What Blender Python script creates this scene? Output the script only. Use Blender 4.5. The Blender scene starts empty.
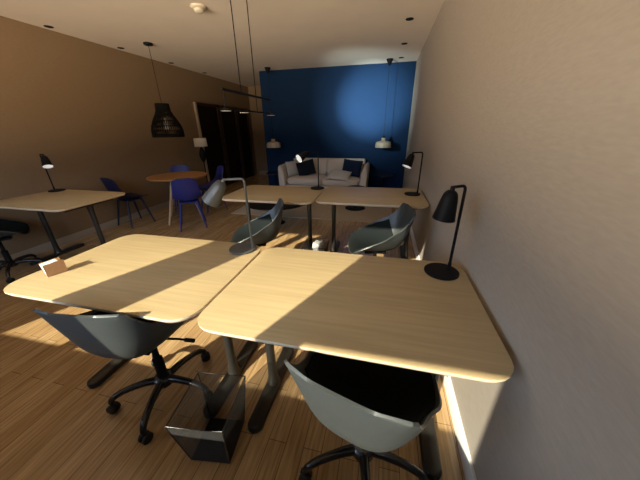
import bpy, bmesh, math, random
from math import sin, cos, pi, radians
from mathutils import Vector, Matrix
random.seed(4)
S = bpy.context.scene
C = S.collection

# ------------------------------------------------------------------ helpers
def new_obj(name, bm, mat, parent=None, smooth=True, loc=(0, 0, 0), rot=(0, 0, 0)):
    bmesh.ops.remove_doubles(bm, verts=bm.verts, dist=1e-6)
    bmesh.ops.recalc_face_normals(bm, faces=bm.faces)
    me = bpy.data.meshes.new(name)
    bm.to_mesh(me); bm.free()
    if smooth:
        for p in me.polygons: p.use_smooth = True
        try: me.set_sharp_from_angle(angle=radians(38))
        except Exception: pass
    o = bpy.data.objects.new(name, me); C.objects.link(o)
    if mat: me.materials.append(mat)
    o.location = loc; o.rotation_euler = rot
    if parent: o.parent = parent
    return o

def thing(name, label, cat, loc=(0, 0, 0), rotz=0, group=None):
    o = bpy.data.objects.new(name, None); C.objects.link(o)
    o.empty_display_size = .1
    o.location = loc; o.rotation_euler = (0, 0, rotz)
    return tag(o, label, cat, group)

def tag(o, label, cat, group=None):
    o['label'] = label; o['category'] = cat
    if group: o['group'] = group
    return o

def structure(o):
    o['kind'] = 'structure'; return o

def copy_tree(o, parent=None):
    c = o.copy(); C.objects.link(c)
    if parent: c.parent = parent
    for ch in list(o.children): copy_tree(ch, c)
    return c

def box(bm, x0, x1, y0, y1, z0, z1, mat=None):
    vs = [bm.verts.new(p) for p in ((x0,y0,z0),(x1,y0,z0),(x1,y1,z0),(x0,y1,z0),(x0,y0,z1),(x1,y0,z1),(x1,y1,z1),(x0,y1,z1))]
    if mat is not None:
        for v in vs: v.co = mat @ v.co
    for f in ((0,3,2,1),(4,5,6,7),(0,1,5,4),(1,2,6,5),(2,3,7,6),(3,0,4,7)):
        bm.faces.new([vs[i] for i in f])
    return vs

def bevel_all(bm, off, seg=3):
    bmesh.ops.recalc_face_normals(bm, faces=bm.faces)
    bmesh.ops.bevel(bm, geom=list(bm.edges), offset=off, segments=seg, profile=.5, affect='EDGES', clamp_overlap=True)

def rbox(x0, x1, y0, y1, z0, z1, off=.01, seg=3):
    bm = bmesh.new(); box(bm, x0, x1, y0, y1, z0, z1); bevel_all(bm, off, seg); return bm

def lathe(bm, prof, seg=32, mat=None, cap0=False, cap1=False):
    rings = []
    for r, z in prof:
        ring = []
        for i in range(seg):
            a = 2*pi*i/seg
            v = Vector((r*cos(a), r*sin(a), z))
            if mat is not None: v = mat @ v
            ring.append(bm.verts.new(v))
        rings.append(ring)
    for a, b in zip(rings, rings[1:]):
        for i in range(seg):
            bm.faces.new((a[i], a[(i+1) % seg], b[(i+1) % seg], b[i]))
    if cap0: bm.faces.new(list(reversed(rings[0])))
    if cap1: bm.faces.new(rings[-1])

def tube(bm, pts, r, seg=10, closed=False, caps=True, flat=1.0):
    pts = [Vector(p) for p in pts]
    n = len(pts)
    rr = r if isinstance(r, (list, tuple)) else [r]*n
    rings = []
    prev = None
    for i in range(n):
        if closed: t = pts[(i+1) % n]-pts[i-1]
        elif i == 0: t = pts[1]-pts[0]
        elif i == n-1: t = pts[-1]-pts[-2]
        else: t = (pts[i+1]-pts[i]).normalized()+(pts[i]-pts[i-1]).normalized()
        t.normalize()
        if prev is None:
            up = Vector((0, 0, 1)) if abs(t.z) < .9 else Vector((1, 0, 0))
            a = t.cross(up).normalized()
        else:
            a = (prev - t*prev.dot(t)).normalized()
        prev = a
        b = t.cross(a).normalized()
        rings.append([bm.verts.new(pts[i]+(a*cos(2*pi*k/seg)+b*sin(2*pi*k/seg)*flat)*rr[i]) for k in range(seg)])
    m = n if closed else n-1
    for i in range(m):
        A, B = rings[i], rings[(i+1) % n]
        for k in range(seg):
            bm.faces.new((A[k], A[(k+1) % seg], B[(k+1) % seg], B[k]))
    if caps and not closed:
        bm.faces.new(list(reversed(rings[0]))); bm.faces.new(rings[-1])

def bend(p0, p1, p2, rad, n=6):
    """points that round the corner p1 between p0 and p2"""
    p0, p1, p2 = Vector(p0), Vector(p1), Vector(p2)
    a = p1+(p0-p1).normalized()*rad; b = p1+(p2-p1).normalized()*rad
    out = []
    for i in range(n+1):
        t = i/n
        out.append((1-t)**2*a+2*t*(1-t)*p1+t*t*b)
    return out

# ------------------------------------------------------------------ materials
def mat(name, col, rough=.5, metal=0., spec=.5, coat=0.):
    m = bpy.data.materials.new(name); m.use_nodes = True
    b = m.node_tree.nodes['Principled BSDF']
    b.inputs['Base Color'].default_value = (*col, 1)
    b.inputs['Roughness'].default_value = rough
    b.inputs['Metallic'].default_value = metal
    b.inputs['Specular IOR Level'].default_value = spec
    b.inputs['Coat Weight'].default_value = coat
    return m

def noisy(m, scale, amount, stretch=(1, 1, 1), detail=4, bump=0., bscale=None, bstretch=None):
    """vary the base colour by a noise and add a noise bump"""
    nt = m.node_tree; b = nt.nodes['Principled BSDF']
    tc = nt.nodes.new('ShaderNodeTexCoord'); mp = nt.nodes.new('ShaderNodeMapping')
    mp.inputs['Scale'].default_value = stretch
    nt.links.new(tc.outputs['Object'], mp.inputs['Vector'])
    nz = nt.nodes.new('ShaderNodeTexNoise'); nz.inputs['Scale'].default_value = scale; nz.inputs['Detail'].default_value = detail
    nt.links.new(mp.outputs['Vector'], nz.inputs['Vector'])
    c = b.inputs['Base Color'].default_value[:3]
    rp = nt.nodes.new('ShaderNodeValToRGB')
    rp.color_ramp.elements[0].position = .3; rp.color_ramp.elements[1].position = .7
    rp.color_ramp.elements[0].color = (*[x*(1-amount) for x in c], 1)
    rp.color_ramp.elements[1].color = (*[min(1, x*(1+amount)) for x in c], 1)
    nt.links.new(nz.outputs['Fac'], rp.inputs['Fac']); nt.links.new(rp.outputs['Color'], b.inputs['Base Color'])
    if bump:
        n2 = nt.nodes.new('ShaderNodeTexNoise'); n2.inputs['Scale'].default_value = bscale or scale; n2.inputs['Detail'].default_value = 3
        m2 = nt.nodes.new('ShaderNodeMapping'); m2.inputs['Scale'].default_value = bstretch or stretch
        nt.links.new(tc.outputs['Object'], m2.inputs['Vector']); nt.links.new(m2.outputs['Vector'], n2.inputs['Vector'])
        bp = nt.nodes.new('ShaderNodeBump'); bp.inputs['Strength'].default_value = bump; bp.inputs['Distance'].default_value = .01
        nt.links.new(n2.outputs['Fac'], bp.inputs['Height']); nt.links.new(bp.outputs['Normal'], b.inputs['Normal'])
    return m

M = {}
M['desk'] = noisy(mat('oak desk laminate', (.47, .355, .185), .38, spec=.45), 2.2, .09, (1.2, 26, 26), 6)
M['desk_edge'] = noisy(mat('pale plywood edge', (.72, .58, .40), .45), 6, .08, (1, 12, 40))
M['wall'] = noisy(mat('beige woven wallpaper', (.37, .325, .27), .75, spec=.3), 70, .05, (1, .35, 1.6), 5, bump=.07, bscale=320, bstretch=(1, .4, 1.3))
M['wall_shaded'] = noisy(mat('shaded beige woven wallpaper', (.235, .155, .085), .8, spec=.2), 70, .05, (1, .35, 1.6), 5, bump=.07, bscale=320, bstretch=(1, .4, 1.3))  # same beige paper, its weaker light put into a darker colour
M['ceiling'] = noisy(mat('cream painted ceiling', (.90, .80, .67), .8, spec=.2), 3, .02)
M['blue'] = noisy(mat('deep blue paint', (.0040, .020, .060), .75, spec=.12), 5, .05, bump=.04, bscale=120)
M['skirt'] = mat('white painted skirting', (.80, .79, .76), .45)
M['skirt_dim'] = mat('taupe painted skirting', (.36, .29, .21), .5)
M['black'] = noisy(mat('black powder coated metal', (.006, .006, .0065), .55, spec=.14), 60, .1)
M['gloss_black'] = mat('glossy black nylon', (.012, .012, .013), .22, spec=.6)
M['rubber'] = mat('black rubber', (.01, .01, .01), .6)
M['leg_metal'] = noisy(mat('dark bronze lacquered steel', (.030, .027, .023), .36, .3), 40, .1)
M['shell'] = noisy(mat('charcoal grey plastic shell', (.042, .048, .047), .42, spec=.5), 90, .05, bump=.04, bscale=400)
M['pad'] = noisy(mat('slate grey felt pad', (.010, .013, .013), .9, spec=.1), 200, .2, bump=.2, bscale=500)
M['navy'] = noisy(mat('navy blue plastic', (.012, .018, .150), .5), 40, .06)
M['navy_dark'] = noisy(mat('midnight blue plastic', (.008, .010, .040), .5), 40, .06)
M['lamp_grey'] = noisy(mat('grey lacquered metal', (.075, .078, .074), .32, .0), 60, .06)
M['round_wood'] = noisy(mat('warm brown veneer', (.36, .17, .055), .4), 3, .12, (1, 18, 18), 5)
M['leg_wood'] = noisy(mat('pale ash wood', (.48, .32, .17), .5), 8, .1, (20, 20, 1))
M['white_in'] = mat('white enamel lining', (.82, .82, .80), .4)
M['sofa'] = noisy(mat('oatmeal woven upholstery', (.56, .49, .42), .95, spec=.1), 180, .12, bump=.25, bscale=400)
M['cush_dark'] = noisy(mat('black blue cushion cloth', (.010, .012, .020), .95, spec=.1), 150, .2, bump=.15, bscale=300)
M['cush_navy'] = noisy(mat('ink blue cushion cloth', (.010, .018, .045), .95, spec=.1), 150, .2, bump=.15, bscale=300)
M['cush_light'] = noisy(mat('pale grey cushion cloth', (.46, .43, .39), .95, spec=.1), 150, .12, bump=.15, bscale=300)
M['rug'] = noisy(mat('cream wool rug', (.45, .37, .27), .98, spec=.05), 120, .14, bump=.5, bscale=350)
M['door'] = noisy(mat('wenge dark door veneer', (.010, .005, .003), .55, spec=.12), 5, .2, (20, 20, 1))
M['door_trim'] = mat('dark walnut trim', (.030, .012, .007), .5)
M['jamb'] = mat('pale timber jamb', (.34, .25, .17), .5)
M['lamp_white'] = mat('ivory fabric lampshade', (.72, .66, .55), .9)
M['smoke'] = mat('white plastic detector', (.70, .62, .46), .5)
M['stone'] = noisy(mat('greige ceramic pendant', (.42, .35, .26), .5), 25, .1)
M['rattan'] = noisy(mat('black woven rattan', (.006, .005, .004), .8, spec=.08), 50, .2)
M['glassy'] = mat('pale lamp bulb', (.45, .42, .36), .25)
M['kraft'] = noisy(mat('brown kraft card', (.48, .27, .13), .8, spec=.2), 60, .06)
M['paper'] = mat('white paper', (.82, .82, .80), .7, spec=.2)
M['wire'] = mat('black steel wire', (.012, .012, .012), .35, 0)
M['bag'] = noisy(mat('translucent white bin bag', (.36, .36, .35), .4, spec=.5), 30, .06, bump=.6, bscale=28)
M['frame'] = mat('grey window frame', (.30, .29, .27), .5)
M['blind'] = noisy(mat('grey blind fabric', (.40, .38, .34), .9), 200, .05)
M['rod'] = mat('thin black cable sheath', (.006, .005, .005), .7, spec=.1)

def led(name, col, e):
    m = mat(name, (.85, .85, .82), .5)
    b = m.node_tree.nodes['Principled BSDF']
    b.inputs['Emission Color'].default_value = (*col, 1); b.inputs['Emission Strength'].default_value = e
    return m
M['led'] = led('frosted lamp diffuser', (1, .97, .9), .55)
M['spot_led'] = led('track spot lens', (1, .93, .8), .05)

# bin mesh: woven steel pattern, open between the wires
def floor_mat():
    m = mat('oak strip parquet', (.3, .18, .09), .24, spec=.8); nt = m.node_tree; b = nt.nodes['Principled BSDF']
    tc = nt.nodes.new('ShaderNodeTexCoord'); mp = nt.nodes.new('ShaderNodeMapping')
    mp.inputs['Rotation'].default_value = (0, 0, pi/2)
    nt.links.new(tc.outputs['Object'], mp.inputs['Vector'])
    br = nt.nodes.new('ShaderNodeTexBrick')
    br.inputs['Color1'].default_value = (.52, .36, .185, 1); br.inputs['Color2'].default_value = (.42, .27, .125, 1)
    br.inputs['Mortar'].default_value = (.16, .09, .04, 1)
    br.inputs['Scale'].default_value = 1.0; br.inputs['Mortar Size'].default_value = .0016
    br.inputs['Brick Width'].default_value = .72; br.inputs['Row Height'].default_value = .09
    br.inputs['Bias'].default_value = .1
    br.offset = .37; br.offset_frequency = 2
    nt.links.new(mp.outputs['Vector'], br.inputs['Vector'])
    m2 = nt.nodes.new('ShaderNodeMapping'); m2.inputs['Scale'].default_value = (30, 1.6, 1)
    nt.links.new(tc.outputs['Object'], m2.inputs['Vector'])
    nz = nt.nodes.new('ShaderNodeTexNoise'); nz.inputs['Scale'].default_value = 2.4; nz.inputs['Detail'].default_value = 8
    nt.links.new(m2.outputs['Vector'], nz.inputs['Vector'])
    rp = nt.nodes.new('ShaderNodeValToRGB'); rp.color_ramp.elements[0].position = .32; rp.color_ramp.elements[1].position = .68
    rp.color_ramp.elements[0].color = (.70, .66, .60, 1); rp.color_ramp.elements[1].color = (1.2, 1.2, 1.2, 1)
    nt.links.new(nz.outputs['Fac'], rp.inputs['Fac'])
    mx = nt.nodes.new('ShaderNodeMix'); mx.data_type = 'RGBA'; mx.blend_type = 'MULTIPLY'; mx.inputs['Factor'].default_value = 1
    nt.links.new(br.outputs['Color'], mx.inputs[6]); nt.links.new(rp.outputs['Color'], mx.inputs[7])
    nt.links.new(mx.outputs[2], b.inputs['Base Color'])
    bp = nt.nodes.new('ShaderNodeBump'); bp.inputs['Strength'].default_value = .12; bp.inputs['Distance'].default_value = .004
    nt.links.new(nz.outputs['Fac'], bp.inputs['Height']); nt.links.new(bp.outputs['Normal'], b.inputs['Normal'])
    return m
M['floor'] = floor_mat()

# ------------------------------------------------------------------ the room
XL, XR, YN, YB, YF, ZC = -4.2, .475, -.70, 6.30, 8.38, 2.60
XP = -2.85                                     # left end of the blue wall
def slab(name, m, *b):
    bm = bmesh.new(); box(bm, *b); return structure(new_obj(name, bm, m, smooth=False))
slab('floor', M['floor'], XL-.1, XR+.1, YN-.1, YF+.1, -.1, 0)
slab('ceiling', M['ceiling'], XL-.1, XR+.1, YN-.1, YF+.1, ZC, ZC+.1)
slab('wall_left', M['wall_shaded'], XL-.1, XL, YN-.1, YF+.1, 0, ZC)
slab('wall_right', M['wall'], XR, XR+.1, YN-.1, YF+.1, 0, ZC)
slab('wall_back', M['blue'], XP, XR, YB, YB+.14, 0, ZC)
slab('wall_far', M['wall_shaded'], XL, XR, YF, YF+.1, 0, ZC)
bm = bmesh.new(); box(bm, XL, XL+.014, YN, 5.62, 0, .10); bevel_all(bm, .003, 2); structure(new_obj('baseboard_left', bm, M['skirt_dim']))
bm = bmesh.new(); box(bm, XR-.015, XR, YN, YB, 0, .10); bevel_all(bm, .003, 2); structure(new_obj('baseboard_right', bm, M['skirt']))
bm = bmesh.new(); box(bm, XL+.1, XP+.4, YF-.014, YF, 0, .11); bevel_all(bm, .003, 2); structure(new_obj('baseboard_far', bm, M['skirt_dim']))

# window wall behind the camera: real openings that the sun comes through
HS = .918; HH = 2.30; WT = .08
OPEN = [(-3.56, -2.93), (-2.83, -1.985), (-1.675, -.995), (-.87, -.185)]     # x ranges of the glazed openings
bm = bmesh.new()
box(bm, XL, XR, YN-WT, YN, 0, HS); box(bm, XL, XR, YN-WT, YN, HH, ZC)
xs = [XL]+[v for o_ in OPEN for v in o_]+[XR]
for i in range(0, len(xs), 2): box(bm, xs[i], xs[i+1], YN-WT, YN, HS, HH)
structure(new_obj('wall_near', bm, M['wall'], smooth=False))
for i, (a, b_) in enumerate(OPEN):
    bm = bmesh.new()
    t = .012
    box(bm, a, a+t, YN-WT, YN-WT+.03, HS, HH); box(bm, b_-t, b_, YN-WT, YN-WT+.03, HS, HH)
    box(bm, a, b_, YN-WT, YN-WT+.03, HS-.001, HS+.004); box(bm, a, b_, YN-WT, YN-WT+.03, HH-t, HH)
    w = structure(new_obj('window_%d' % (i+1), bm, M['frame'], smooth=False))
    if i == 3:
        bm = bmesh.new(); box(bm, a-.005, b_+.03, YN+.006, YN+.010, 1.488, HH+.08)
        structure(new_obj('blind', bm, M['blind'], w, smooth=False))

# doors of the dark cupboard passage on the left wall
def door(n, y0, y1, zt, pale=False):
    bm = bmesh.new(); box(bm, XL+.002, XL+.022, y0, y1, 0, zt)
    d = structure(new_obj('door_%d' % n, bm, M['door'], smooth=False))
    bm = bmesh.new()
    box(bm, XL, XL+.045, y1, y1+.06, 0, zt+.06); box(bm, XL, XL+.045, y0, y1+.06, zt, zt+.06)
    new_obj('architrave', bm, M['door_trim'], d, smooth=False)
    bm = bmesh.new(); box(bm, XL, XL+.045, y0-.055, y0, 0, zt+.06)
    new_obj('jamb', bm, M['jamb'] if pale else M['door_trim'], d, smooth=False)
    bm = bmesh.new(); tube(bm, [(XL+.022, y0+.08, 1.0), (XL+.07, y0+.08, 1.0), (XL+.07, y0+.2, 1.0)], .009)
    new_obj('handle', bm, M['black'], d)
    for k, zz in enumerate((.25, 1.15)):
        bm = rbox(XL+.02, XL+.028, y0+.14, y1-.14, zz, zz+.75, .004, 1)
        new_obj('panel', bm, M['door'], d, smooth=False)
door(1, 5.72, 6.50, 1.93, True)
door(2, 6.66, 7.35, 1.93)
door(3, 7.50, 8.05, 1.93)

# downlights and smoke detector
def downlight(x, y, where, label):
    t = thing('ceiling_downlight', label, 'ceiling light', (x, y, ZC), 0, 'recessed ceiling downlights')
    bm = bmesh.new(); lathe(bm, [(.030, -.002), (.034, -.006), (.045, -.005), (.047, 0)], 24); new_obj('trim_ring', bm, M['black'], t)
    bm = bmesh.new(); lathe(bm, [(.031, -.003), (.012, -.0015)], 24, cap1=True); new_obj('lens', bm, M['black'], t)
nth = ['nearest the camera', 'second from the camera', 'third from the camera', 'farthest from the camera']
for k, y in enumerate((3.07, 4.03, 5.08, 6.10)):
    downlight(-4.08, y, 'l', 'small dark recessed downlight along the left wall, %s in its row' % nth[k])
nr = ['nearest the camera', 'middle one of its row', 'closest to the blue wall']
for k, y in enumerate((4.01, 5.03, 5.93)):
    downlight(.17, y, 'r', 'small dark recessed downlight beside the right wall, %s' % nr[k])
t = thing('smoke_detector', 'round cream smoke detector on the ceiling near the twin cables', 'smoke detector', (-1.99, 3.05, ZC))
bm = bmesh.new(); lathe(bm, [(.075, 0), (.075, -.014), (.068, -.022), (.05, -.026)], 32, cap1=True); new_obj('body', bm, M['smoke'], t)
bm = bmesh.new(); lathe(bm, [(.05, -.024), (.045, -.045), (.03, -.056), (.012, -.058)], 32, cap1=True); new_obj('sensor_cap', bm, M['smoke'], t)

# ------------------------------------------------------------------ desks
DT = .745
def rrect(x0, x1, y0, y1, r, n=6, bow=0.):
    pts = []
    for cx, cy, a0 in ((x1-r, y0+r, -90), (x1-r, y1-r, 0), (x0+r, y1-r, 90), (x0+r, y0+r, 180)):
        for i in range(n+1):
            a = radians(a0+90*i/n); pts.append((cx+r*cos(a), cy+r*sin(a)))
    return pts
def loft(bm, loops, cap=True):
    rings = [[bm.verts.new(p) for p in L] for L in loops]
    n = len(rings[0])
    for A, B in zip(rings, rings[1:]):
        for i in range(n): bm.faces.new((A[i], A[(i+1) % n], B[(i+1) % n], B[i]))
    if cap: bm.faces.new(list(reversed(rings[0]))); bm.faces.new(rings[-1])
def inset(pts, d, w, h):
    return [(x*(w/2-d)/(w/2), y*(h/2-d)/(h/2)) for x, y in pts]
def make_desk(label, x0, x1, y0, y1, rot=0, r=.085, leg_in=(.135, .125)):
    w, h = x1-x0, y1-y0
    t = thing('work_desk', label, 'desk', ((x0+x1)/2, (y0+y1)/2, 0), rot, 'oak work desks')
    P = rrect(-w/2, w/2, -h/2, h/2, r)
    bm = bmesh.new()
    lv = [(.0, DT-.003), (.003, DT)]
    loft(bm, [[(x, y, DT-.0022) for x, y in P], [(x, y, DT-.0004) for x, y in inset(P, .0006, w, h)], [(x, y, DT) for x, y in inset(P, .002, w, h)]])
    top = new_obj('tabletop', bm, M['desk'], t)
    bm = bmesh.new()
    loft(bm, [[(x, y, DT-.026) for x, y in inset(P, .014, w, h)], [(x, y, DT-.023) for x, y in inset(P, .008, w, h)],
              [(x, y, DT-.010) for x, y in inset(P, .0005, w, h)], [(x, y, DT-.0022) for x, y in P]])
    e = new_obj('edge_band', bm, M['desk_edge'], top); e['label'] = 'pale bevelled edge'
    lx = (-w/2+leg_in[0], w/2-leg_in[1])
    for s in lx:
        bm = bmesh.new()
        tube(bm, [(s, 0, .034), (s, 0, .045), (s, 0, .09), (s, 0, .18), (s, 0, .40), (s, 0, .60), (s, 0, DT-.066)],
             [.040, .036, .028, .025, .024, .026, .034], 18)
        L = new_obj('leg', bm, M['leg_metal'], t)
        bm = bmesh.new()
        fp = rrect(-.04, .04, -h/2+.085, h/2-.085, .038, 6)
        loft(bm, [[(s+x, y, .0) for x, y in fp], [(s+x, y, .022) for x, y in fp], [(s+x*.9, y*.985, .031) for x, y in fp], [(s+x*.7, y*.96, .035) for x, y in fp]])
        new_obj('foot', bm, M['leg_metal'], L)
        bm = bmesh.new(); box(bm, s-.03, s+.03, -h/2+.12, h/2-.12, DT-.066, DT-.0262); bevel_all(bm, .004, 1)
        new_obj('bracket', bm, M['leg_metal'], L)
    bm = bmesh.new(); box(bm, lx[0]+.031, lx[1]-.031, -.03, .03, DT-.064, DT-.03); bevel_all(bm, .004, 1)
    new_obj('crossbeam', bm, M['leg_metal'], t)
    return t
make_desk('oak desk in the right foreground touching the right wall, half sunlit, half shaded', -.677, .448, .636, 1.38, radians(-.2), .095)
make_desk('oak desk in the left foreground, a brown card holder on it, crossed by a shadow', -1.755, -.690, .652, 1.392, 0, .10)
make_desk('shaded oak desk of the middle row, its left one, in front of the coffee table', -1.705, -.668, 2.42, 3.17, radians(.5))
make_desk('shaded oak desk of the middle row touching the right wall', -.655, .452, 2.49, 3.28, radians(.6))
make_desk('oak desk standing alone along the left wall with a black lamp on it', -4.075, -2.965, 1.735, 2.50, 0, leg_in=(.17, .14))

# ------------------------------------------------------------------ shell chairs
def lerp_tab(tab, s):
    for a, b in zip(tab, tab[1:]):
        if s <= b[0]+1e-9:
            t = (s-a[0])/(b[0]-a[0])
            return [p+(q-p)*t for p, q in zip(a[1:], b[1:])]
    return list(tab[-1][1:])
def smooth_tab(tab, s):
    n = len(tab); i = 0
    while i < n-2 and s > tab[i+1][0]: i += 1
    t = (s-tab[i][0])/(tab[i+1][0]-tab[i][0])
    out = []
    for k in range(1, len(tab[0])):
        def sl(j):
            if j <= 0: return (tab[1][k]-tab[0][k])/(tab[1][0]-tab[0][0])
            if j >= n-1: return (tab[-1][k]-tab[-2][k])/(tab[-1][0]-tab[-2][0])
            return (tab[j+1][k]-tab[j-1][k])/(tab[j+1][0]-tab[j-1][0])
        h = tab[i+1][0]-tab[i][0]
        p0, p1, m0, m1 = tab[i][k], tab[i+1][k], sl(i)*h, sl(i+1)*h
        out.append((2*t**3-3*t*t+1)*p0+(t**3-2*t*t+t)*m0+(-2*t**3+3*t*t)*p1+(t**3-t*t)*m1)
    return out
# s, centre y, centre z, edge x, edge y, edge z
TUB = [(0, .245, .428, .185, .225, .452), (.12, .205, .448, .215, .185, .490), (.30, .10, .440, .236, .075, .550), (.46, -.03, .428, .242, -.025, .600),
       (.58, -.140, .446, .216, -.100, .640), (.70, -.212, .520, .205, -.165, .680), (.85, -.248, .650, .197, -.215, .738), (1, -.278, .798, .190, -.258, .812)]
SIDE = [(0, .235, .435, .170, .215, .440), (.14, .19, .452, .200, .18, .466), (.34, .07, .445, .212, .065, .478), (.52, -.06, .440, .208, -.05, .500),
        (.64, -.155, .470, .192, -.125, .540), (.76, -.205, .560, .178, -.175, .610), (.88, -.235, .680, .168, -.205, .705), (1, -.262, .800, .150, -.235, .798)]
def shell_pt(tab, u, s, pw=2.4):
    cy, cz, ex, ey, ez = smooth_tab(tab, s)
    if callable(pw): pw = pw(s)
    a = abs(u); g = a**pw
    return Vector((math.copysign(ex*(a**.96), u) if a else 0, cy+(ey-cy)*g, cz+(ez-cz)*g))
def shell_mesh(tab, nu=24, ns=36, th=.010, s0=0., s1=1., umax=1., lift=0., pw=2.4, corner=0.):
    bm = bmesh.new()
    def P(i, j):
        s = s0+(s1-s0)*j/ns
        u = (-1+2*i/nu)*umax
        k = 1.
        if corner:
            e = max(0, (s-s0)/(s1-s0)-(1-corner))/corner; e2 = max(0, corner-(s-s0)/(s1-s0))/corner
            e = max(e, e2); k = 1-(1-math.sqrt(max(0, 1-e*e)))*.45
        return shell_pt(tab, u*k, s, pw)
    top = [[None]*(ns+1) for _ in range(nu+1)]; bot = [[None]*(ns+1) for _ in range(nu+1)]
    for i in range(nu+1):
        for j in range(ns+1):
            p = P(i, j)
            du = P(min(nu, i+1), j)-P(max(0, i-1), j); ds = P(i, min(ns, j+1))-P(i, max(0, j-1))
            n = ds.cross(du)
            n = n.normalized() if n.length > 1e-9 else Vector((0, 0, 1))
            if n.z < 0 and s0+(s1-s0)*j/ns < .4: n = -n
            top[i][j] = bm.verts.new(p-n*lift); bot[i][j] = bm.verts.new(p+n*(th) if False else p-n*(lift)-n*th*(1 if th > 0 else -1))
    def q(a, b, c, d): bm.faces.new((a, b, c, d))
    for i in range(nu):
        for j in range(ns):
            q(top[i][j], top[i+1][j], top[i+1][j+1], top[i][j+1]); q(bot[i][j], bot[i][j+1], bot[i+1][j+1], bot[i+1][j])
    for i in range(nu):
        q(top[i][0], bot[i][0], bot[i+1][0], top[i+1][0]); q(top[i][ns], top[i+1][ns], bot[i+1][ns], bot[i][ns])
    for j in range(ns):
        q(top[0][j], top[0][j+1], bot[0][j+1], bot[0][j]); q(top[nu][j], bot[nu][j], bot[nu][j+1], top[nu][j+1])
    return bm

TUBP = lambda s: 2.3+1.2*min(1, max(0, (s-.45)/.5))
def make_office_chair(label, loc, face, base_ang, group):
    """face: heading of the seat front; base_ang: one spoke's heading (world)"""
    t = thing('swivel_chair', label, 'chair', (*loc, 0), face-pi/2, group)
    new_obj('shell', shell_mesh(TUB, 32, 40, .009, corner=.05, pw=TUBP), M['shell'], t)
    p = new_obj('seat_pad', shell_mesh(TUB, 24, 24, .010, .03, .64, .95, -.0115, pw=TUBP), M['pad'], t); p['label'] = 'slate felt seat pad'
    bm = bmesh.new(); lathe(bm, [(.075, .408), (.08, .418), (.06, .425)], 20, cap0=True, cap1=True)
    box(bm, -.055, .055, -.09, .10, .392, .412)
    new_obj('seat_plate', bm, M['black'], t, smooth=False)
    bm = bmesh.new(); tube(bm, [(.04, .02, .395), (.13, .03, .392), (.19, .035, .385)], .006); tube(bm, [(.17, .034, .386), (.22, .038, .380)], .011)
    new_obj('tilt_lever', bm, M['black'], t)
    bm = bmesh.new(); lathe(bm, [(.030, .13), (.026, .16), (.026, .27), (.016, .272), (.016, .392)], 20, cap0=True, cap1=True)
    new_obj('gas_column', bm, M['black'], t)
    b0 = base_ang-(face-pi/2)
    bm = bmesh.new(); lathe(bm, [(.03, .085), (.05, .09), (.052, .13), (.04, .145), (.026, .15)], 24, cap0=True, cap1=True)
    new_obj('hub', bm, M['gloss_black'], t)
    for k in range(5):
        a = b0+k*2*pi/5
        d = Vector((cos(a), sin(a), 0)); 
        pr = [(.035, .118), (.09, .126), (.15, .124), (.20, .116), (.235, .103), (.258, .086), (.266, .068)]
        bm = bmesh.new(); tube(bm, [d*r+Vector((0, 0, z)) for r, z in pr], [.022, .020, .018, .017, .0165, .0155, .014], 12)
        L = new_obj('base_spoke', bm, M['gloss_black'], t)
        bm = bmesh.new()
        c = d*.266; n = Vector((-d.y, d.x, 0)).lerp(d, .35).normalized()
        R = n.to_track_quat('Z', 'Y').to_matrix().to_4x4()
        for q in (-1, 1):
            m_ = Matrix.Translation(c+Vector((0, 0, .027))+n*q*.013) @ R
            lathe(bm, [(.012, -.009), (.024, -.009), (.027, -.006), (.027, .006), (.024, .009), (.012, .009)], 20, m_, True, True)
        tube(bm, [c+Vector((0, 0, .027)), c+Vector((0, 0, .066))], .011, 10)
        new_obj('caster', bm, M['rubber'], L)
    return t
GR = 'grey swivel tub chairs at the desks'
make_office_chair('grey swivel tub chair in the left foreground, back to the camera, on a five-star base', (-1.135, .826), radians(97), radians(2), GR)
make_office_chair('grey swivel tub chair at the bottom edge of the photo, back to the camera', (.012, .722), radians(74), radians(279), GR)
make_office_chair('grey swivel tub chair turned left behind the left foreground desk, next to the desk lamp', (-1.14, 2.11), radians(202), radians(20), GR)
make_office_chair('grey swivel tub chair by the right wall, turned left, sunlit inside, before the middle row', (-.01, 2.19), radians(190), radians(40), GR)
make_office_chair('dark swivel tub chair at the left frame edge, only its seat and base in view', (-3.86, 1.66), radians(55), radians(36), GR)

def make_navy_chair(label, loc, face, m, group):
    t = thing('shell_chair', label, 'chair', (*loc, 0), face-pi/2, group)
    new_obj('shell', shell_mesh(SIDE, 22, 34, .010, corner=.07, pw=2.2), m, t)
    bm = bmesh.new(); box(bm, -.13, .13, -.12, .13, .405, .425); bevel_all(bm, .006, 1); new_obj('under_frame', bm, m, t)
    for sx in (-1, 1):
        for sy in (-1, 1):
            bm = bmesh.new(); tube(bm, [(sx*.115, sy*.11, .415), (sx*.185, sy*.19, .0)], [.019, .011], 12)
            new_obj('leg', bm, m, t)
    return t
GN = 'blue shell chairs on four legs'
make_navy_chair('dark blue shell chair against the left wall behind the lone desk, seen side on', (-3.935, 3.30), radians(78), M['navy_dark'], GN)
make_navy_chair('bright navy shell chair with its back to the camera in front of the round table', (-2.89, 3.37), radians(128), M['navy'], GN)
make_navy_chair('navy shell chair on the far side of the round table, only its back showing', (-3.72, 4.25), radians(-55), M['navy'], GN)
make_navy_chair('navy shell chair at the far right of the round table, behind the grey lamp shade', (-3.12, 4.28), radians(232), M['navy'], GN)

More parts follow.
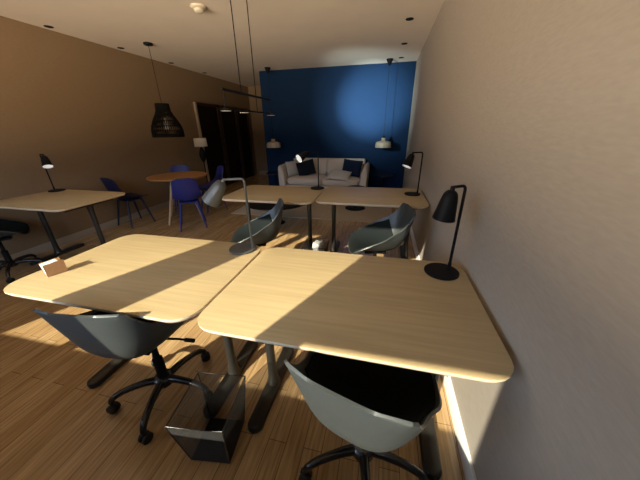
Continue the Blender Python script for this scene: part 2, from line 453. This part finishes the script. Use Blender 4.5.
# round table
t = thing('round_table', 'round brown wooden table on splayed pale legs among the blue chairs', 'table', (-3.27, 3.69, 0))
bm = bmesh.new(); lathe(bm, [(.415, .716), (.437, .722), (.445, .732), (.445, .741), (.442, .744)], 56, cap0=True, cap1=True); new_obj('tabletop', bm, M['round_wood'], t)
for k in range(4):
    a = radians(-97+90*k)
    bm = bmesh.new(); tube(bm, [(.13*cos(a), .13*sin(a), .70), (.37*cos(a), .37*sin(a), 0)], [.026, .016], 12); new_obj('leg', bm, M['leg_wood'], t)
bm = bmesh.new(); lathe(bm, [(.17, .69), (.17, .716)], 32, cap0=True, cap1=True); new_obj('apron', bm, M['leg_wood'], t)

# ------------------------------------------------------------------ desk lamps
def make_lamp(label, base, arm_dir, arm=.10, off=.055, tilt=35, tilt_dir=None, height=.435, lit=True, yaw=0, size=1., body=None):
    """arm_dir: heading of the arm over the base; tilt_dir: heading the shade opens toward"""
    t = thing('desk_lamp', label, 'lamp', (*base, DT), 0, 'black desk lamps')
    mb = body or M['black']
    d = Vector((cos(arm_dir), sin(arm_dir), 0)); p = -d*off
    bm = bmesh.new(); lathe(bm, [(.081, 0), (.083, .003), (.083, .009), (.080, .012), (.02, .0135)], 40, cap0=True, cap1=True); new_obj('base', bm, mb, t)
    top = p+Vector((0, 0, height)); end = top+d*arm+Vector((0, 0, -.004))
    bm = bmesh.new(); tube(bm, [p+Vector((0, 0, .01)), p+Vector((0, 0, .03)), p+Vector((0, 0, .2))]+bend(p, top, end, .022)+[end], .0068, 10)
    tube(bm, [p+Vector((0, 0, .012)), p+Vector((0, 0, .05))], .009, 12)
    new_obj('stem', bm, mb, t)
    td = tilt_dir if tilt_dir is not None else arm_dir
    ax = Vector((sin(radians(tilt))*cos(td), sin(radians(tilt))*sin(td), -cos(radians(tilt))))
    R = (-ax).to_track_quat('Z', 'Y').to_matrix().to_4x4()
    m_ = Matrix.Translation(end+Vector((0, 0, -.002))) @ R
    pr = [(.010, 0), (.016, -.002), (.024, -.008), (.030, -.018), (.034, -.034), (.0385, -.060), (.0445, -.10), (.050, -.132), (.0505, -.137)]
    pr = [(r*size, (z-.012)*size) for r, z in pr]
    bm = bmesh.new(); lathe(bm, pr, 36, m_, cap0=True); sh = new_obj('shade', bm, mb, t)
    bm = bmesh.new(); tube(bm, [m_ @ Vector((0, 0, .006)), m_ @ Vector((0, 0, -.016))], .010, 12); new_obj('pivot', bm, mb, sh)
    bm = bmesh.new(); lathe(bm, [(max(.004, r-.0022), z-.0008) for r, z in pr[2:]], 36, m_, cap0=True); l = new_obj('shade_lining', bm, M['white_in'], sh); l['label'] = 'white inner lining'
    bm = bmesh.new(); lathe(bm, [(.046*size, -.138*size), (.046*size, -.136*size)], 32, m_, cap0=True, cap1=True)
    new_obj('diffuser', bm, M['led'] if lit else M['white_in'], sh)
    return t
make_lamp('black desk lamp with its shade hanging straight down on the right foreground desk', (.331, 1.262), radians(205), .065, .04, 6, radians(150), .440, lit=False)
make_lamp('grey metal desk lamp at the seam of the two foreground desks, shade tilted left', (-.805, 1.308), radians(190), .115, .062, 38, radians(190), .432, lit=False, size=1.05, body=M['lamp_grey'])
make_lamp('black desk lamp in front of the sofa, shade opening towards the camera', (-.765, 3.09), radians(192), .12, .015, 66, radians(236), .430)
make_lamp('black desk lamp in the corner of the middle row beside the right wall', (.335, 2.975), radians(192), .10, .055, 28, radians(222), .440)
make_lamp('black desk lamp on the lone desk by the left wall', (-3.965, 2.405), radians(-10), .07, .05, 30, radians(-30), .438)

# ------------------------------------------------------------------ card on the left desk
t = thing('card_holder', 'small brown card holder with white papers on the left foreground desk', 'card holder', (-1.613, .835, DT), radians(72))
def hexa(name, P8, m, parent):
    bm = bmesh.new(); v = [bm.verts.new(p) for p in P8]
    for f in ((0,3,2,1),(4,5,6,7),(0,1,5,4),(1,2,6,5),(2,3,7,6),(3,0,4,7)): bm.faces.new([v[k] for k in f])
    return new_obj(name, bm, m, parent, smooth=False)
hexa('front_panel', [(-.041,0,0),(.041,0,0),(.041,.004,0),(-.041,.004,0),(-.041,0,.066),(.041,0,.066),(.041,.004,.066),(-.041,.004,.066)], M['kraft'], t)
hexa('back_panel', [(-.041,.012,0),(.041,.012,0),(.041,.016,0),(-.041,.016,0),(-.041,.062,.062),(.041,.062,.062),(.041,.066,.062),(-.041,.066,.062)], M['kraft'], t)
hexa('base', [(-.041,.004,0),(.041,.004,0),(.041,.012,0),(-.041,.012,0),(-.041,.004,.006),(.041,.004,.006),(.041,.013,.006),(-.041,.013,.006)], M['kraft'], t)
p = hexa('paper_stack', [(-.040,.005,.007),(.038,.005,.007),(.038,.012,.007),(-.040,.012,.007),(-.040,.0045,.063),(.020,.0045,.070),(.020,.056,.064),(-.040,.056,.060)], M['paper'], t); p['label'] = 'white papers'

# ------------------------------------------------------------------ waste baskets
def make_basket(label, loc, rot, w0=.185, w1=.245, d0=.19, d1=.262, h=.30, bag=False, tilt=0):
    t = thing('waste_basket', label, 'waste basket', (*loc, 0), rot, 'black wire waste baskets')
    def P(sx, sy, k):
        return Vector((sx*(w0+(w1-w0)*k)/2, sy*(d0+(d1-d0)*k)/2, .008+(h-.008)*k))
    cs = [(-1, -1), (1, -1), (1, 1), (-1, 1)]
    bm = bmesh.new(); tube(bm, [P(*c, 1) for c in cs], .0036, 8, closed=True); new_obj('rim', bm, M['wire'], t)
    bm = bmesh.new(); tube(bm, [P(*c, 0) for c in cs], .0036, 8, closed=True)
    for c in cs: tube(bm, [P(*c, 0), P(*c, 1)], .0028, 8)
    new_obj('corner_frame', bm, M['wire'], t)
    for i in range(4):
        a, b = cs[i], cs[(i+1) % 4]
        bm = bmesh.new(); N = 40
        def q(u, k):
            return P(*a, k).lerp(P(*b, k), u)
        for j in range(1, N):
            u = j/N; tube(bm, [q(u, 0), q(u, 1)], 0.0006, 3, caps=False)
        for j in range(1, 46):
            k = j/46; tube(bm, [q(0, k), q(1, k)], 0.0006, 3, caps=False)
        new_obj('mesh_side', bm, M['wire'], t, smooth=False)
    bm = bmesh.new(); vs = [bm.verts.new(P(*c, 0)+Vector((0, 0, z))) for z in (-.004, 0.) for c in cs]
    bm.faces.new(vs[3::-1]); bm.faces.new(vs[4:])
    for i in range(4): bm.faces.new((vs[i], vs[(i+1) % 4], vs[4+(i+1) % 4], vs[4+i]))
    new_obj('bottom', bm, M['black'], t, smooth=False)
    return t
make_basket('black wire mesh waste basket on the floor in the foreground', (-.690, .660), radians(8))
make_basket('black wire mesh waste basket with a white bag under the middle desks', (-.635, 2.46), radians(4), h=.30)
rb = random.Random(7)
bm = bmesh.new()
prof = [(.045, .02), (.055, .10), (.060, .2), (.066, .27), (.062, .295), (.048, .312), (.02, .315)]
rings = []
for r, z in prof:
    ring = []
    for i in range(28):
        a = 2*pi*i/28; k = 1+.14*sin(5*a+z*30)+.10*sin(3*a-z*55+1)+rb.uniform(-.07, .07)
        sx = max(abs(cos(a)), abs(sin(a)))
        ring.append(bm.verts.new((r*k*cos(a)/sx**.55*.88, r*k*sin(a)/sx**.55*.88, z+rb.uniform(-.006, .006))))
    rings.append(ring)
for A, B in zip(rings, rings[1:]):
    for i in range(28): bm.faces.new((A[i], A[(i+1) % 28], B[(i+1) % 28], B[i]))
bm.faces.new(list(reversed(rings[0]))); bm.faces.new(rings[-1])
tag(new_obj('bin_bag', bm, M['bag'], loc=(-.608, 2.46, 0), rot=(0, 0, radians(4))), 'crumpled white bin bag in the wire basket under the middle desks', 'bag')

# ------------------------------------------------------------------ sofa corner
RZ = .012
bm = rbox(-2.66, .22, 4.08, 5.85, 0, RZ, .005, 2)
tag(new_obj('area_rug', bm, M['rug']), 'cream rug on the floor between the desks and the sofa', 'rug')
SX0, SX1, SY0, SY1 = -2.20, -.30, 5.36, 6.27
t = thing('sofa', 'oatmeal two-seat sofa against the blue wall', 'sofa', ((SX0+SX1)/2, SY0, RZ))
W = (SX1-SX0)/2; D = SY1-SY0
new_obj('frame', rbox(-W+.1, W-.1, .04, D-.02, .10, .27, .02), M['sofa'], t)
def puff(x0, x1, y0, y1, z0, z1, off=.045, b=.02):
    bm = bmesh.new(); box(bm, x0, x1, y0, y1, z0, z1)
    bmesh.ops.subdivide_edges(bm, edges=bm.edges[:], cuts=5, use_grid_fill=True)
    cx, cy, cz = (x0+x1)/2, (y0+y1)/2, (z0+z1)/2
    for v in bm.verts:
        u, q, w = (v.co.x-cx)/((x1-x0)/2), (v.co.y-cy)/((y1-y0)/2), (v.co.z-cz)/((z1-z0)/2)
        bx, by, bz = (1-q*q)*(1-w*w), (1-u*u)*(1-w*w), (1-u*u)*(1-q*q)
        v.co += Vector((u*abs(u)*bx*b, q*abs(q)*by*b, w*abs(w)*bz*b))
        # soften corners
        k = (abs(u)**8*abs(q)**8+abs(u)**8*abs(w)**8+abs(q)**8*abs(w)**8)
        v.co -= Vector((u*(x1-x0), q*(y1-y0), w*(z1-z0)))*min(.06, .03*k)
    return bm
def sub(o, n=1):
    m_ = o.modifiers.new('round', 'SUBSURF'); m_.levels = n; m_.render_levels = n; return o
for s in (-1, 1):
    x0, x1 = (-W+.17, -.004) if s < 0 else (.004, W-.17)
    sub(new_obj('seat_cushion', puff(x0, x1, .02, D-.24, .275, .425, b=.022), M['sofa'], t))
    bm = puff(x0, x1, -.085, .085, 0, .365, b=.012)
    sub(new_obj('back_cushion', bm, M['sofa'], t, loc=(0, D-.215, .405), rot=(radians(-10), 0, 0)))
    bm = bmesh.new()                                   # arm that flares outwards, swept front to back
    pr = [(0, .02), (.01, .30), (.035, .50), (.075, .60), (.12, .635), (.16, .60), (.165, .45), (.15, .20), (.15, .02)]
    loops = []
    for y in (0, .03, D/2, D-.06, D-.02):
        k = .93 if y in (0, D-.02) else 1
        loops.append([(s*(W-.155+((p-.08)*k+.08)*.95), y, .06+z*k) for p, z in pr])
    loft(bm, loops); bevel_all(bm, .012, 2)
    new_obj('armrest', bm, M['sofa'], t)
    for yy in (.08, D-.1):
        bm = bmesh.new(); lathe(bm, [(.018, 0), (.024, .11)], 12, Matrix.Translation((s*(W-.14), yy, 0 if yy < .5 else -RZ)), True, True); new_obj('leg', bm, M['black'], t)
new_obj('backrest', rbox(-W+.1, W-.1, D-.14, D-.005, .20, .765, .035), M['sofa'], t)

def pillow(name, label, loc, rot, w, h, th, m):
    bm = bmesh.new(); n = 14
    G = {}
    for sgn in (1, -1):
        for i in range(n+1):
            for j in range(n+1):
                u, v = -1+2*i/n, -1+2*j/n
                e = max(0, (1-u*u))**.5*max(0, (1-v*v))**.5
                pin = 1-.07*(1-abs(u)**2*abs(v)**2)*(abs(u)**4+abs(v)**4)*.6
                G[sgn, i, j] = bm.verts.new((u*w/2*pin, sgn*th/2*e**.8, v*h/2*pin))
        for i in range(n):
            for j in range(n):
                f = [G[sgn, i, j], G[sgn, i+1, j], G[sgn, i+1, j+1], G[sgn, i, j+1]]
                bm.faces.new(f if sgn < 0 else f[::-1])
    o = new_obj(name, bm, m, loc=loc, rot=rot)
    tag(o, label, 'cushion', 'sofa throw cushions'); return o
SZ = RZ+.425
pillow('throw_cushion', 'pale grey cushion leaning in the left corner of the sofa', (-1.965, 5.68, SZ+.165), (radians(-14), 0, radians(62)), .36, .32, .11, M['cush_light'])
pillow('throw_cushion', 'black cushion on the left half of the sofa beside the pale one', (-1.67, 5.73, SZ+.17), (radians(-24), radians(-14), radians(14)), .40, .34, .12, M['cush_dark'])
pillow('throw_cushion', 'dark blue cushion leaning in the right corner of the sofa', (-.655, 5.78, SZ+.185), (radians(-20), radians(5), radians(-10)), .43, .35, .12, M['cush_navy'])
pillow('throw_cushion', 'pale grey cushion lying flat on the right half of the sofa', (-.88, 5.50, SZ+.075), (radians(-68), radians(4), radians(-6)), .46, .34, .11, M['cush_light'])

def round_side(label, x, y, h, r, rb_, m):
    t = thing('side_table', label, 'side table', (x, y, 0), 0, 'dark round side tables')
    bm = bmesh.new(); lathe(bm, [(r-.006, h-.02), (r, h-.016), (r, h-.003), (r-.003, h)], 36, cap0=True, cap1=True); new_obj('tabletop', bm, m, t)
    bm = bmesh.new(); tube(bm, [(0, 0, .01), (0, 0, h-.018)], .016, 14); new_obj('stem', bm, M['black'], t)
    bm = bmesh.new(); lathe(bm, [(rb_, 0), (rb_, .008), (rb_-.01, .013), (.02, .016)], 36, cap0=True, cap1=True); new_obj('base', bm, M['black'], t)
    return t
round_side('dark round side table right of the sofa below the pendant', .02, 6.05, .46, .23, .18, M['navy_dark'])
round_side('dark round side table left of the sofa at the end of the blue wall', -2.55, 6.05, .44, .22, .18, M['navy_dark'])
o = round_side('small round black pedestal table standing on the rug behind the right middle desk', -.46, 4.83, .40, .17, .19, M['black'])
o.location.z = RZ
t = thing('coffee_table', 'round black coffee table behind the left middle desk', 'coffee table', (-1.60, 3.80, 0))
bm = bmesh.new(); lathe(bm, [(.49, .352), (.51, .357), (.51, .374), (.505, .378)], 56, cap0=True, cap1=True); new_obj('tabletop', bm, M['black'], t)
bm = bmesh.new(); lathe(bm, [(.10, 0), (.10, .012), (.05, .022), (.035, .10), (.04, .34), (.12, .352)], 32, cap0=True, cap1=True); new_obj('pedestal', bm, M['black'], t)

# floor lamp in the far left corner
t = thing('floor_lamp', 'floor lamp with a small ivory drum shade near the dark doors', 'lamp', (-3.74, 5.05, 0))
bm = bmesh.new(); lathe(bm, [(.14, 0), (.14, .015), (.02, .022)], 32, cap0=True, cap1=True); new_obj('base', bm, M['black'], t)
bm = bmesh.new(); tube(bm, [(0, 0, .02), (0, 0, 1.22)], .012, 12); lathe(bm, [(.012, .78), (.05, .84), (.07, .93), (.05, 1.02), (.014, 1.10)], 24)
new_obj('stem', bm, M['black'], t)
bm = bmesh.new(); lathe(bm, [(.128, 1.105), (.122, 1.265)], 36)
o = new_obj('lamp_shade', bm, M['lamp_white'], t)
sm = o.modifiers.new('th', 'SOLIDIFY'); sm.thickness = .004
bm = bmesh.new(); lathe(bm, [(.012, 1.19), (.03, 1.215), (.03, 1.24), (.01, 1.262)], 18, cap0=True, cap1=True)
for k in range(3):
    a = 2*pi*k/3; tube(bm, [(0, 0, 1.2), (.123*cos(a), .123*sin(a), 1.2)], .003, 6)
new_obj('bulb', bm, M['glassy'], t)

# ------------------------------------------------------------------ hanging lamps
def make_pendant(label, x, y, zb=1.03):
    t = thing('pendant_lamp', label, 'pendant lamp', (x, y, ZC), 0, 'greige pendants over the side tables')
    z = zb-ZC
    bm = bmesh.new(); lathe(bm, [(.062, 0), (.060, -.012), (.022, -.095), (.012, -.102)], 28, cap1=True); new_obj('canopy', bm, M['black'], t)
    bm = bmesh.new(); tube(bm, [(0, 0, -.10), (0, 0, z+.21)], .0035, 8); new_obj('cord', bm, M['rod'], t)
    bm = bmesh.new(); lathe(bm, [(.006, z+.235), (.022, z+.225), (.030, z+.19)], 24, cap0=True); new_obj('lamp_holder', bm, M['black'], t)
    bm = bmesh.new(); lathe(bm, [(.030, z+.19), (.045, z+.18), (.048, z+.165), (.034, z+.15), (.046, z+.135), (.12, z+.118), (.150, z+.105), (.158, z+.085), (.165, z+.01), (.163, z)], 44)
    s = new_obj('shade', bm, M['stone'], t); m_ = s.modifiers.new('th', 'SOLIDIFY'); m_.thickness = .005; m_.offset = -1
    bm = bmesh.new(); lathe(bm, [(.012, z+.13), (.034, z+.08), (.03, z+.05), (.01, z+.035)], 20, cap0=True, cap1=True); new_obj('bulb', bm, M['glassy'], t)
make_pendant('greige dome pendant on a long cord over the right side table', -.035, 5.98)
make_pendant('greige dome pendant over the left side table at the end of the blue wall', -2.515, 6.0, 1.02)

# woven lantern
t = thing('woven_pendant', 'large black woven lantern pendant hanging near the left wall', 'pendant lamp', (-3.49, 3.94, ZC))
bm = bmesh.new(); lathe(bm, [(.062, 0), (.062, -.022), (.05, -.028)], 28, cap1=True); new_obj('canopy', bm, M['black'], t)
bm = bmesh.new(); tube(bm, [(0, 0, -.02), (0, 0, -.80)], .0035, 8); new_obj('cord', bm, M['rod'], t)
LP = [(.100, -.785), (.104, -.80), (.108, -.895), (.130, -.945), (.180, -1.03), (.215, -1.11), (.232, -1.18), (.235, -1.245), (.232, -1.275)]
bm = bmesh.new(); lathe(bm, LP[:3], 36); lathe(bm, [(.100, -.785), (.02, -.78)], 36)
o = new_obj('collar', bm, M['rattan'], t); m_ = o.modifiers.new('th', 'SOLIDIFY'); m_.thickness = .006
bm = bmesh.new()
nr_ = 44
for k in range(nr_):
    for tw in (-1, 1):
        pts = []
        for i, (r, z) in enumerate(LP[2:]):
            a = 2*pi*k/nr_+tw*.04*i
            pts.append((r*cos(a), r*sin(a), z))
        tube(bm, pts, .0044, 5, caps=False)
for r, z in LP[2:]: tube(bm, [(r*cos(2*pi*i/40), r*sin(2*pi*i/40), z) for i in range(40)], .006, 6, closed=True)
lathe(bm, [(.231, -1.235), (.238, -1.24), (.238, -1.275), (.231, -1.28)], 40)
new_obj('woven_shade', bm, M['rattan'], t)
bm = bmesh.new(); lathe(bm, [(.012, -.98), (.02, -1.02), (.045, -1.10), (.04, -1.15), (.012, -1.17)], 20, cap0=True, cap1=True); new_obj('bulb', bm, M['glassy'], t)
bm = bmesh.new(); tube(bm, [(0, 0, -.80), (0, 0, -.99)], .016, 12); new_obj('lamp_holder', bm, M['black'], t)

# linear track pendant
X = -1.40; 
t = thing('track_pendant', 'long black bar pendant with small disc spots on two thin cables', 'pendant lamp', (X, 2.80, ZC))
y0, y1, zb, zl = -.50, .55, -.853, -1.005
for y in (-.16, .16):
    bm = bmesh.new(); tube(bm, [(0, y, -.015), (0, y, zb)], .0048, 8); new_obj('cable', bm, M['rod'], t)
    bm = bmesh.new(); lathe(bm, [(.035, 0), (.035, -.018), (.008, -.022)], 24, Matrix.Translation((0, y, 0)), cap1=True); new_obj('canopy', bm, M['black'], t)
bm = bmesh.new(); box(bm, -.008, .008, y0, y1, zb-.010, zb+.010); bevel_all(bm, .002, 1); new_obj('top_bar', bm, M['black'], t)
bm = bmesh.new(); box(bm, -.008, .008, y0, y1, zl-.004, zl+.010); bevel_all(bm, .002, 1); new_obj('lower_bar', bm, M['black'], t)
for y in (y0+.02, .16, y1-.02):
    bm = bmesh.new(); tube(bm, [(0, y, zb), (0, y, zl)], .004, 8); new_obj('hanger', bm, M['black'], t)
for y in (y0+.02, y0+.36, y1-.02):
    bm = bmesh.new(); lathe(bm, [(.02, zl+.004), (.048, zl-.002), (.052, zl-.010), (.048, zl-.015)], 32, Matrix.Translation((0, y, 0)), cap0=True)
    s = new_obj('spot_head', bm, M['black'], t)
    bm = bmesh.new(); lathe(bm, [(.046, zl-.0155), (.046, zl-.0175)], 32, Matrix.Translation((0, y, 0)), cap0=True, cap1=True); new_obj('lens', bm, M['spot_led'], s)

# ------------------------------------------------------------------ light
AZ = radians(24.0); EL = math.atan(.553*cos(AZ))
sun = bpy.data.lights.new('Sun', 'SUN'); sun.energy = 11.0; sun.color = (1, .93, .74); sun.angle = radians(.53)
so = bpy.data.objects.new('Sun', sun); C.objects.link(so)
dirv = Vector((sin(AZ)*cos(EL), cos(AZ)*cos(EL), -sin(EL)))
so.rotation_euler = dirv.to_track_quat('-Z', 'Y').to_euler(); so.location = (-3, -6, 5)
for i, (a, b_) in enumerate(OPEN):
    zt = 1.467 if i == 3 else HH
    l = bpy.data.lights.new('SkyPortal', 'AREA'); l.shape = 'RECTANGLE'; l.size = b_-a; l.size_y = zt-HS; l.cycles.is_portal = True
    o = bpy.data.objects.new('SkyPortal', l); C.objects.link(o); o.location = ((a+b_)/2, YN-WT-.01, (HS+zt)/2); o.rotation_euler = (radians(90), 0, 0)
w = bpy.data.worlds.new('World'); S.world = w; w.use_nodes = True
nt = w.node_tree; bg = nt.nodes['Background']
bg.inputs['Strength'].default_value = 1.0
tc = nt.nodes.new('ShaderNodeTexCoord'); sp = nt.nodes.new('ShaderNodeSeparateXYZ'); rp = nt.nodes.new('ShaderNodeValToRGB')
mr = nt.nodes.new('ShaderNodeMapRange'); mr.inputs['From Min'].default_value = -1; mr.inputs['From Max'].default_value = 1
nt.links.new(tc.outputs['Generated'], sp.inputs['Vector']); nt.links.new(sp.outputs['Z'], mr.inputs['Value']); nt.links.new(mr.outputs['Result'], rp.inputs['Fac'])
GND, FAR, HOR, LOW, SKY = (1, .9, .8), (26.6, 22.2, 17), (2, 1.9, 1.8), (5.2, 7.1, 9.8), (.25, .33, .45)
e = rp.color_ramp.elements
e[0].position = .0; e[0].color = (*GND, 1)                          # ground, farther ground made a bright band to light the ceiling, skyline, sky
e[1].position = 1.; e[1].color = (*SKY, 1)
for p, c in ((.30, GND), (.34, FAR), (.475, FAR), (.49, HOR), (.55, HOR), (.58, LOW), (.68, LOW), (.74, SKY)):
    q = e.new(p); q.color = (*c, 1)
nt.links.new(rp.outputs['Color'], bg.inputs['Color'])

# added lamp at the pendant's far end, imitating floor-bounced sun on the blue wall
sl = bpy.data.lights.new('AddedWallSpot', 'SPOT'); sl.energy = 2450; sl.color = (.80, 1, .98); sl.spot_size = radians(32); sl.spot_blend = 1.; sl.shadow_soft_size = .03
o = bpy.data.objects.new('AddedWallSpot', sl); C.objects.link(o); o.location = (X+.02, 3.34, ZC-1.03)
o.rotation_euler = (Vector((-.36, 6.3, 1.92))-o.location).to_track_quat('-Z', 'Y').to_euler()
s2 = sl.copy(); s2.energy = 520; s2.spot_size = radians(54)         # second added lamp, wider, for the soft edge of that glow
o2 = bpy.data.objects.new('AddedWallSpill', s2); C.objects.link(o2); o2.location = o.location; o2.rotation_euler = o.rotation_euler

# ------------------------------------------------------------------ camera
cam = bpy.data.cameras.new('Camera'); co = bpy.data.objects.new('Camera', cam); C.objects.link(co)
f = 259.98; cam.sensor_fit = 'HORIZONTAL'; cam.sensor_width = 36; cam.lens = 36*f/640; cam.clip_start = .02
pa, ya, ra = radians(23.3465), radians(13.483), radians(-.8146)
B = Matrix(((1, 0, 0), (0, 0, -1), (0, 1, 0)))
Rm = Matrix.Rotation(ya, 3, 'Z') @ B @ Matrix.Rotation(-pa, 3, 'X') @ Matrix.Rotation(ra, 3, 'Z')
co.matrix_world = Matrix.Translation((0, 0, 1.43)) @ Rm.to_4x4()
S.camera = co

S.view_settings.view_transform = 'Standard'; S.view_settings.look = 'None'
S.view_settings.gamma = 1; S.view_settings.use_curve_mapping = False; S.view_settings.exposure = 0
S.cycles.use_denoising = True
S.cycles.max_bounces = 12; S.cycles.diffuse_bounces = 8
S.cycles.sample_clamp_indirect = 6
